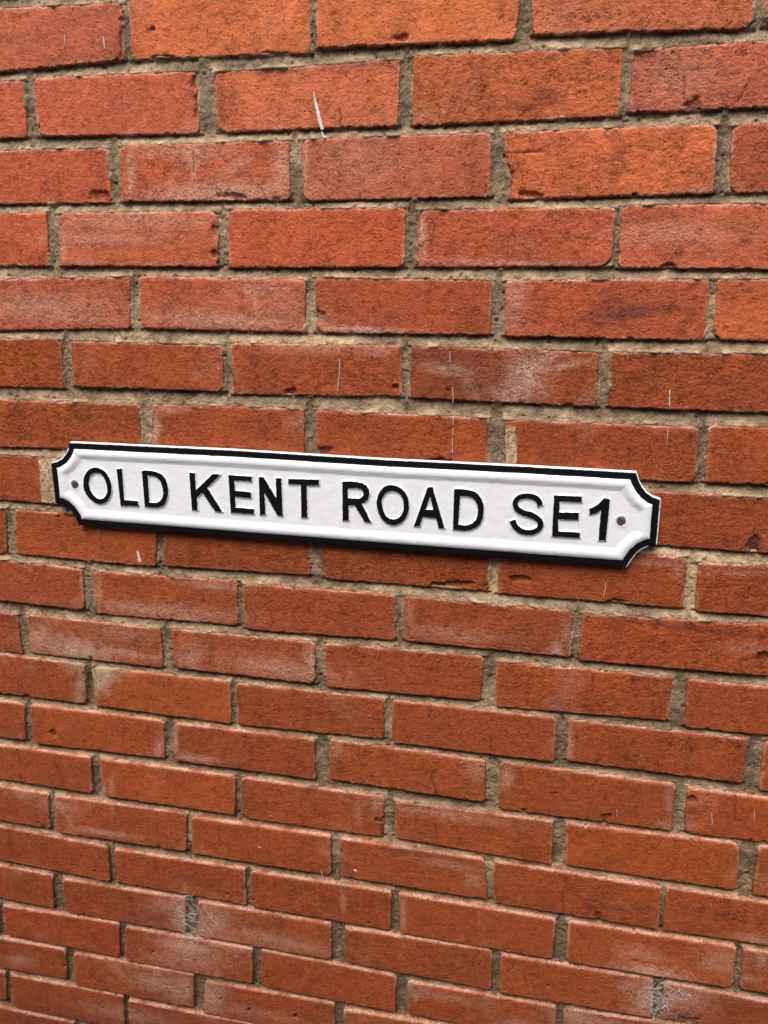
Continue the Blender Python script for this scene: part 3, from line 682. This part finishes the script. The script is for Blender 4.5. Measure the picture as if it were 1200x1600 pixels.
# ------------------------------------------------------------------ street name sign
def catmull(pts, n=6, closed=True):
    P = np.array(pts, float); out = []; m = len(P)
    for i in range(m if closed else m - 1):
        p0, p1, p2, p3 = (P[(i - 1) % m], P[i], P[(i + 1) % m], P[(i + 2) % m]) if closed else (P[max(i-1,0)], P[i], P[i+1], P[min(i+2,m-1)])
        for t in np.arange(n) / n:
            out.append(0.5 * (2*p1 + (p2-p0)*t + (2*p0-5*p1+4*p2-p3)*t*t + (3*p1-p0-3*p2+p3)*t**3))
    if not closed: out.append(P[-1])
    return np.array(out)
def poly_sdf(polys, x, y):
    """inside positive; also nearest point"""
    best = np.full(x.shape, 1e9); nxp = np.zeros_like(x); nyp = np.zeros_like(x); ins = np.zeros(x.shape, bool)
    for P in polys:
        Q = np.roll(P, -1, 0)
        for a, b in zip(P, Q):
            ab = b - a; L2 = ab @ ab
            if L2 < 1e-16: continue
            t = np.clip(((x - a[0]) * ab[0] + (y - a[1]) * ab[1]) / L2, 0, 1)
            qx, qy = a[0] + t * ab[0], a[1] + t * ab[1]; d = np.hypot(x - qx, y - qy)
            m = d < best; best = np.where(m, d, best); nxp = np.where(m, qx, nxp); nyp = np.where(m, qy, nyp)
            c = ((a[1] > y) != (b[1] > y))
            with np.errstate(divide='ignore', invalid='ignore'):
                xi = (b[0] - a[0]) * (y - a[1]) / (b[1] - a[1]) + a[0]
            ins ^= c & (x < xi)
    return np.where(ins, best, -best), nxp, nyp
def field(polys, step, lo, hi=None, pad=None):
    """grid over polys clipped to lo < sdf < hi with the cut edges snapped onto the contour"""
    P = np.concatenate(polys); m = abs(min(lo, 0)) + 2 * step
    xs = np.arange(P[:,0].min() - m, P[:,0].max() + m + step, step); ys = np.arange(P[:,1].min() - m, P[:,1].max() + m + step, step)
    X, Y = np.meshgrid(xs, ys); sh = X.shape; X = X.ravel(); Y = Y.ravel()
    S, px, py = poly_sdf(polys, X, Y)
    ok = S > lo
    if hi is not None: ok &= S < hi
    ok2 = ok.reshape(sh); kf = ok2[:-1,:-1] | ok2[1:,:-1] | ok2[:-1,1:] | ok2[1:,1:]
    gx, gy = (X - px), (Y - py); g = np.maximum(np.hypot(gx, gy), 1e-9); sg = np.sign(S); gx, gy = gx / g * sg, gy / g * sg
    low = S <= lo; X = np.where(low, X + (lo - S) * gx, X); Y = np.where(low, Y + (lo - S) * gy, Y); S = np.where(low, lo, S)
    if hi is not None:
        hg = S >= hi; X = np.where(hg, X + (hi - S) * gx, X); Y = np.where(hg, Y + (hi - S) * gy, Y); S = np.where(hg, hi, S)
    idx = np.arange(X.size).reshape(sh)
    F = np.stack([idx[:-1,:-1][kf], idx[:-1,1:][kf], idx[1:,1:][kf], idx[1:,:-1][kf]], -1)
    used = np.zeros(X.size, bool); used[F.ravel()] = True; rm = np.cumsum(used) - 1
    return X[used], Y[used], S[used], gx[used], gy[used], rm[F]
def skirt(V, F, S, lo, zb, extra):
    """close the cut edge at S==lo down to zb"""
    from collections import Counter
    E = np.concatenate([F[:, [0,1]], F[:, [1,2]], F[:, [2,3]], F[:, [3,0]]])
    key = np.sort(E, 1); k = key[:,0].astype(np.int64) * len(V) + key[:,1]
    u, inv, cnt = np.unique(k, return_inverse=True, return_counts=True)
    B = E[cnt[inv] == 1]; B = B[(S[B[:,0]] <= lo + 1e-7) & (S[B[:,1]] <= lo + 1e-7)]
    vs = np.unique(B); mp = {int(q): len(V) + i for i, q in enumerate(vs)}
    Nv = V[vs].copy(); Nv[:,2] = zb
    nf = np.array([[a, mp[int(a)], mp[int(b)], b] for a, b in B], int)
    # own copies of the rim for a crisp edge
    return np.concatenate([V, Nv]), np.concatenate([F, nf]), {k_: np.concatenate([v_, v_[vs]]) for k_, v_ in extra.items()}

ZB = 0.0088            # face of the black border above the wall plane
def zoomed(ox, oy, pts, s=4.0): return [(ox + x / s, oy + y / s) for x, y in pts]
def on_plane(pts, Z): 
    X, Y = unproj([p[0] for p in pts], [p[1] for p in pts], Z); return np.stack([X, Y], 1)
out_px = ([(109.3,692.2)] + [(235,698.2),(360,704),(600,719),(820,729.6),(993.8,739.3)]
          + [(997.2,751),(1003,762),(1010,770.5),(1019,777.2),(1031,781.3)] + [(1028,815),(1025,850.3)]
          + [(1013,852),(1001,857.5),(992,865),(984.5,875.5),(977.8,885.4)] + [(820,873.5),(600,856.8),(300,833),(122.5,818.8)]
          + [(119.5,808),(112.5,797.5),(104,790),(96,786.5),(87.3,785)] + [(84,754),(80.6,724)]
          + [(90,721.5),(98,716.5),(104,709),(107.5,701)])
OUT = on_plane(out_px, ZB)
# regularise: straight long sides, mirrored scallops
xl, xr = (OUT[0,0] + OUT[21,0]) / 2, (OUT[5,0] + OUT[17,0]) / 2
xl2, xr2 = (OUT[26,0] + OUT[28,0]) / 2, (OUT[10,0] + OUT[12,0]) / 2
yt_l, yt_r, yb_l, yb_r = OUT[0,1], OUT[5,1], OUT[21,1], OUT[17,1]
# border: white edge on the sides facing up and right, black face
sign = empty("street_sign", (0.4645, -0.569, 0.0), "white cast metal street name sign reading OLD KENT ROAD SE1, black scalloped border", "street sign")
BW = 0.0078
X, Y, S, gx, gy, F = field([OUT], 0.0011, -0.0013, BW + 0.0003)
lift = 0.00025 * fbm(X, Y, 0.03, 2, 501)
Z = ZB + lift - 0.0007 * sstep(0.0008, -0.0013, S) + 0.0006 * sstep(BW - 0.0015, BW, S)
rim = np.where((-gy > 0.35) | (-gx > 0.5), 0.0, -1.0)     # outward normal up or right: the side paint shows white
ink = np.minimum(S + 0.0002 + 0.0013 * (1 - (rim > -0.5)), BW - S)
V = np.stack([X, Y, Z], 1)
V, F, ex = skirt(V, F, S, -0.0013, 0.0015, {"ink": ink, "gy": gy, "gx": gx})
nn_ = len(ex["ink"]) - len(ink)
side = ex["ink"][-nn_:]
side[:] = np.where((-ex["gy"][-nn_:] > 0.35) | (-ex["gx"][-nn_:] > 0.5) , -0.004, 0.004)
make_mesh("border", V, F, [M_SIGN], {"ink": ex["ink"]}, origin=(0.4645, -0.569, ZB), parent=sign)
# plate with raised bead and field
X, Y, S, gx, gy, F = field([OUT], 0.0011, BW - 0.0002)
BD = 0.0125
t = np.clip((S - BW) / BD, 0, 1)
bead = 0.0020 * np.sin(math.pi * np.clip(t, 0, 1) ** 0.85) ** 0.8
Z = ZB + 0.0005 + bead * (1 + 0.08 * fbm(X, Y, 0.02, 2, 502)) - 0.0006 * sstep(0.6, 1, t)
Z += sstep(0.9, 1.6, (S - BW) / BD) * (0.00022 * fbm(X, Y, 0.016, 3, 503)) + 0.00012 * fbm(X, Y, 0.007, 2, 504)
# a dribble line of paint along the inside of the bead
Z += 0.0005 * np.exp(-((S - BW - BD * 0.97) / 0.0011) ** 2) * (1 + fbm(X, Y, 0.03, 2, 505))
# screw holes
SCREWS = [(60 + 228 / 4, 670 + 348 / 4, -20), (760 + 842 / 4, 715 + 397 / 4, 50)]
ZF = ZB + 0.0
sc_xy = [np.array([float(q) for q in unproj(np.array(a), np.array(b), ZF)]) for a, b, _ in SCREWS]
for c in sc_xy:
    r = np.hypot(X - c[0], Y - c[1]); Z += 0.0006 * np.exp(-((r - 0.0062) / 0.0012) ** 2) - 0.0012 * sstep(0.0055, 0.0045, r)
make_mesh("plate", np.stack([X, Y, Z], 1), F, [M_SIGN], {"ink": np.full(len(X), -0.01)}, origin=(0.4645, -0.569, ZB), parent=sign)
# back of the casting
bk = OUT.mean(0)
Vb = np.concatenate([np.c_[OUT, np.full(len(OUT), 0.0018)], [[bk[0], bk[1], 0.0018]]]); m = len(OUT)
Fb = np.array([[i, m, (i + 1) % m] for i in range(m)])
make_mesh("back_plate", Vb, Fb, [M_METAL], origin=(0.4645, -0.569, 0.0018), parent=sign, smooth=False)

a, b, c_, d_ = (60, 670), (300, 690), (520, 700), (760, 715)
def stroke(pts, w, n=8):
    c = catmull(pts, n, closed=False); t = np.gradient(c, axis=0); t /= np.linalg.norm(t, axis=1)[:, None]; nr = np.c_[-t[:,1], t[:,0]]
    wv = np.interp(np.linspace(0, 1, len(c)), np.linspace(0, 1, len(w)), w)[:, None] / 2
    return np.concatenate([c + nr * wv, (c - nr * wv)[::-1]])
def rnd(pts):      # closed smooth curve
    return catmull(pts, 4)
LETTERS = [
 ("O", a, [rnd([(277,350),(283,300),(305,262),(340,244),(375,247),(410,268),(437,305),(453,355),(452,400),(437,440),(410,465),(378,471),(345,460),(308,428),(286,392)]),
           rnd([(311,345),(318,305),(335,282),(358,276),(385,284),(408,310),(423,350),(427,390),(415,422),(395,439),(372,438),(345,420),(324,390)])]),
 ("L", a, [[(485,252),(519,250),(533,446),(619,453),(622,485),(511,482)]]),
 ("D", a, [[(643,263),(672,261),(705,264),(735,271),(765,285),(787,308),(801,338),(808,375),(808,410),(803,442),(790,470),(772,485),(748,493),(705,495),(662,488)],
           [(680,293),(712,295),(735,303),(753,320),(766,345),(775,378),(777,405),(771,432),(760,450),(744,461),(722,465),(690,461)]]),
 ("K", a, [[(940,276),(976,278),(981,385),(1085,284),(1135,287),(1053,370),(1148,522),(1103,520),(1022,400),(988,431),(992,512),(957,510)]]),
 ("E", b, [[(225,210),(372,220),(371,250),(262,244),(266,308),(366,318),(368,356),(267,346),(270,413),(383,423),(384,456),(240,445)]]),
 ("N", b, [[(415,222),(446,224),(525,360),(522,230),(556,230),(565,467),(533,465),(451,322),(458,460),(422,460)]]),
 ("T", b, [[(600,235),(790,239),(792,275),(715,276),(719,477),(681,477),(678,270),(601,265)]]),
 ("R", c_, [[(58,211),(100,210),(140,212),(178,219),(207,235),(224,262),(228,292),(218,322),(200,340),(180,350),(238,467),(197,463),(136,360),(96,360),(98,457),(60,455)],
           [(92,253),(150,252),(176,260),(189,275),(190,295),(180,309),(160,318),(92,315)]]),
 ("O", c_, [rnd([(273,350),(283,293),(310,252),(350,233),(395,238),(435,262),(465,305),(475,360),(467,415),(440,457),(403,480),(365,483),(325,465),(290,420)]),
           rnd([(305,350),(312,308),(335,280),(370,270),(405,280),(431,310),(442,350),(439,395),(420,430),(385,447),(350,440),(322,412)])]),
 ("A", c_, [[(592,246),(622,246),(698,505),(662,503),(645,441),(562,432),(543,492),(506,490)],[(607,302),(627,388),(580,385)]]),
 ("D", c_, [[(758,257),(800,258),(840,262),(880,272),(910,292),(930,323),(941,360),(943,400),(937,440),(921,475),(895,500),(862,514),(820,518),(750,512)],
           [(796,302),(835,302),(865,309),(887,326),(900,352),(907,385),(905,420),(894,450),(872,472),(842,484),(815,486),(783,480)]]),
 ("S", d_, [stroke([(337,304),(326,272),(296,249),(250,241),(205,251),(181,280),(188,318),(225,345),(275,360),(320,385),(339,415),(327,448),(290,468),(245,469),(205,455),(177,428),(163,395)],[34,34,32,32,34,38,36,32,32,34,38])]),
 ("E", d_, [[(423,237),(596,245),(598,282),(457,275),(455,345),(578,347),(575,392),(450,388),(448,463),(584,470),(583,505),(410,495)]]),
 ("1", d_, [[(645,320),(672,310),(700,292),(720,272),(736,255),(772,261),(747,521),(701,519),(717,330),(700,343),(675,353),(646,358)]]),
]
ZL = ZB + 0.0030
for name, (ox, oy), rings in LETTERS:
    polys = [on_plane(zoomed(ox, oy, r), ZL) for r in rings]
    # soften drawn corners slightly
    X, Y, S, gx, gy, F = field(polys, 0.00055, -0.0021)
    Sw = S + 0.00022 * fbm(X, Y, 0.004, 2, 601)
    Z = ZB - 0.0003 + 0.0021 * sstep(-0.0021, 0.0001, Sw) + 0.0002 * fbm(X, Y, 0.006, 2, 602)
    Z = np.where(S <= -0.0021 + 1e-7, ZB - 0.0012, Z)
    cen = np.array([X.mean(), Y.mean(), ZB])
    make_mesh("letter", np.stack([X, Y, Z], 1), F, [M_SIGN], {"ink": Sw + 0.0001}, origin=cen, parent=sign)
# slotted screws
for (u, v_, ang), c in zip(SCREWS, sc_xy):
    R0 = 0.0052; V, F = [], []; rings = [(0.0, 0.0011), (0.25, 0.0011), (0.5, 0.00105), (0.75, 0.0009), (0.92, 0.0006), (1.0, 0.0), (1.0, -0.002)]; K = 40
    V = [(c[0], c[1], ZB + 0.0006)]
    ca, sa = math.cos(math.radians(-ang)), math.sin(math.radians(-ang))
    for rr, zz in rings[1:]:
        for k in range(K):
            th = 2 * math.pi * k / K; x, y = math.cos(th) * rr * R0, math.sin(th) * rr * R0
            V.append((c[0] + x, c[1] + y, ZB + 0.0006 + zz))
    F = [[0, 1 + k, 1 + (k + 1) % K, 0] for k in range(K)]
    tri = np.array([[0, 1 + k, 1 + (k + 1) % K] for k in range(K)])
    fq = np.array([[1 + r_ * K + k, 1 + (r_ + 1) * K + k, 1 + (r_ + 1) * K + (k + 1) % K, 1 + r_ * K + (k + 1) % K] for r_ in range(len(rings) - 2) for k in range(K)])
    # heads are built as a fine grid so that the slot is a real groove
    g = np.linspace(-1, 1, 61); GX, GY = np.meshgrid(g, g); rad = np.hypot(GX, GY)
    kx = np.maximum(abs(GX), abs(GY)) / np.maximum(rad, 1e-9); GX, GY = GX * kx, GY * kx; rad = np.hypot(GX, GY)
    zz = 0.0010 * np.sqrt(np.clip(1 - (rad * 0.93) ** 2, 0, 1))
    across = -GX * sa + GY * ca
    zz -= 0.0018 * sstep(0.20, 0.14, abs(across))
    zz = np.where(rad > 0.985, -0.0015, zz)
    idx = np.arange(GX.size).reshape(GX.shape)
    F = np.stack([idx[:-1,:-1], idx[:-1,1:], idx[1:,1:], idx[1:,:-1]], -1).reshape(-1, 4)
    V = np.stack([c[0] + GX.ravel() * R0, c[1] + GY.ravel() * R0, ZB + 0.0004 + zz.ravel()], 1)
    make_mesh("screw", V, F, [M_METAL], origin=(c[0], c[1], ZB), parent=sign)

# ------------------------------------------------------------------ old spider silk in the lower joints
def web(name, cpx, spread, n, seed, label, blobs=(), long_=()):
    rng = np.random.RandomState(seed); c = np.array([float(q) for q in unproj(*map(np.array, cpx))]); s = px_scale(*cpx)
    V, F = [], []
    def tube(pts, r):
        K = 3; n0 = len(V)
        for i, p in enumerate(pts):
            t = pts[min(i + 1, len(pts) - 1)] - pts[max(i - 1, 0)]; t /= np.linalg.norm(t) + 1e-9
            a_ = np.cross(t, [0.3, 0.2, 0.9]); a_ /= np.linalg.norm(a_); b_ = np.cross(t, a_)
            for k in range(K): V.append(p + r * (math.cos(2*math.pi*k/K) * a_ + math.sin(2*math.pi*k/K) * b_))
        for i in range(len(pts) - 1):
            for k in range(K): F.append([n0 + i*K + k, n0 + i*K + (k+1) % K, n0 + (i+1)*K + (k+1) % K, n0 + (i+1)*K + k])
    for i in range(n):
        p = rng.normal(0, 1, 2) * np.array(spread) * s; L = rng.uniform(6, 24) * s; th = rng.uniform(0, math.pi)
        m = 5; tt = np.linspace(-.5, .5, m)[:, None] * L
        d = np.array([math.cos(th), math.sin(th)])
        xy = c + p + tt * d + np.array([-d[1], d[0]]) * (rng.normal(0, 0.08) * L * (1 - (2 * np.linspace(-.5, .5, m)[:, None]) ** 2))
        z = 0.0012 + rng.uniform(-0.001, 0.003) - 0.002 * (1 - (2 * np.linspace(-.5, .5, m)) ** 2)
        tube(np.c_[xy, z], rng.uniform(0.00008, 0.00017))
    for pl, r in long_:
        X, Y = unproj([p[0] for p in pl], [p[1] for p in pl]); P = catmull(np.stack([X, Y], 1), 5, closed=False)
        tube(np.c_[P, 0.002 + 0.001 * np.sin(np.linspace(0, 3, len(P)))], r * 0.55)
    V = np.array(V); o = make_mesh(name, V, F, [M_WEB], origin=(c[0], c[1], 0.001))
    o["label"] = label; o["category"] = "cobweb"; o["group"] = "cobwebs in the lower joints"
web("cobweb", (300, 1440), (13, 24), 110, 3, "wispy white cobweb across an upright joint low on the left", long_=[([(318,1412),(330,1430),(342,1444)],.0004),([(308,1425),(312,1413),(318,1405)],.00035),([(291,1440),(300,1448),(310,1460)],.0004),([(296,1425),(304,1426),(310,1427)],.0004),([(288,1462),(298,1462),(310,1468)],.0005),([(283,1460),(300,1455),(318,1452)],.0003)])
web("cobweb", (1030, 1560), (16, 22), 110, 4, "clumpy white cobweb knots beside an upright joint at the bottom right", long_=[([(1059,1544),(1064,1549),(1068,1554)],.0010),([(1070,1560),(1078,1556),(1076,1551)],.0006),([(1034,1574),(1040,1568),(1045,1578)],.0010),([(1012,1540),(1024,1542),(1034,1541)],.0006),([(1016,1575),(1022,1585),(1018,1592)],.0009),([(1020,1548),(1016,1560),(1019,1570)],.0005)])
print("bricks", nb, "polys", sum(len(o.data.polygons) for o in sc.objects if o.type == 'MESH'))
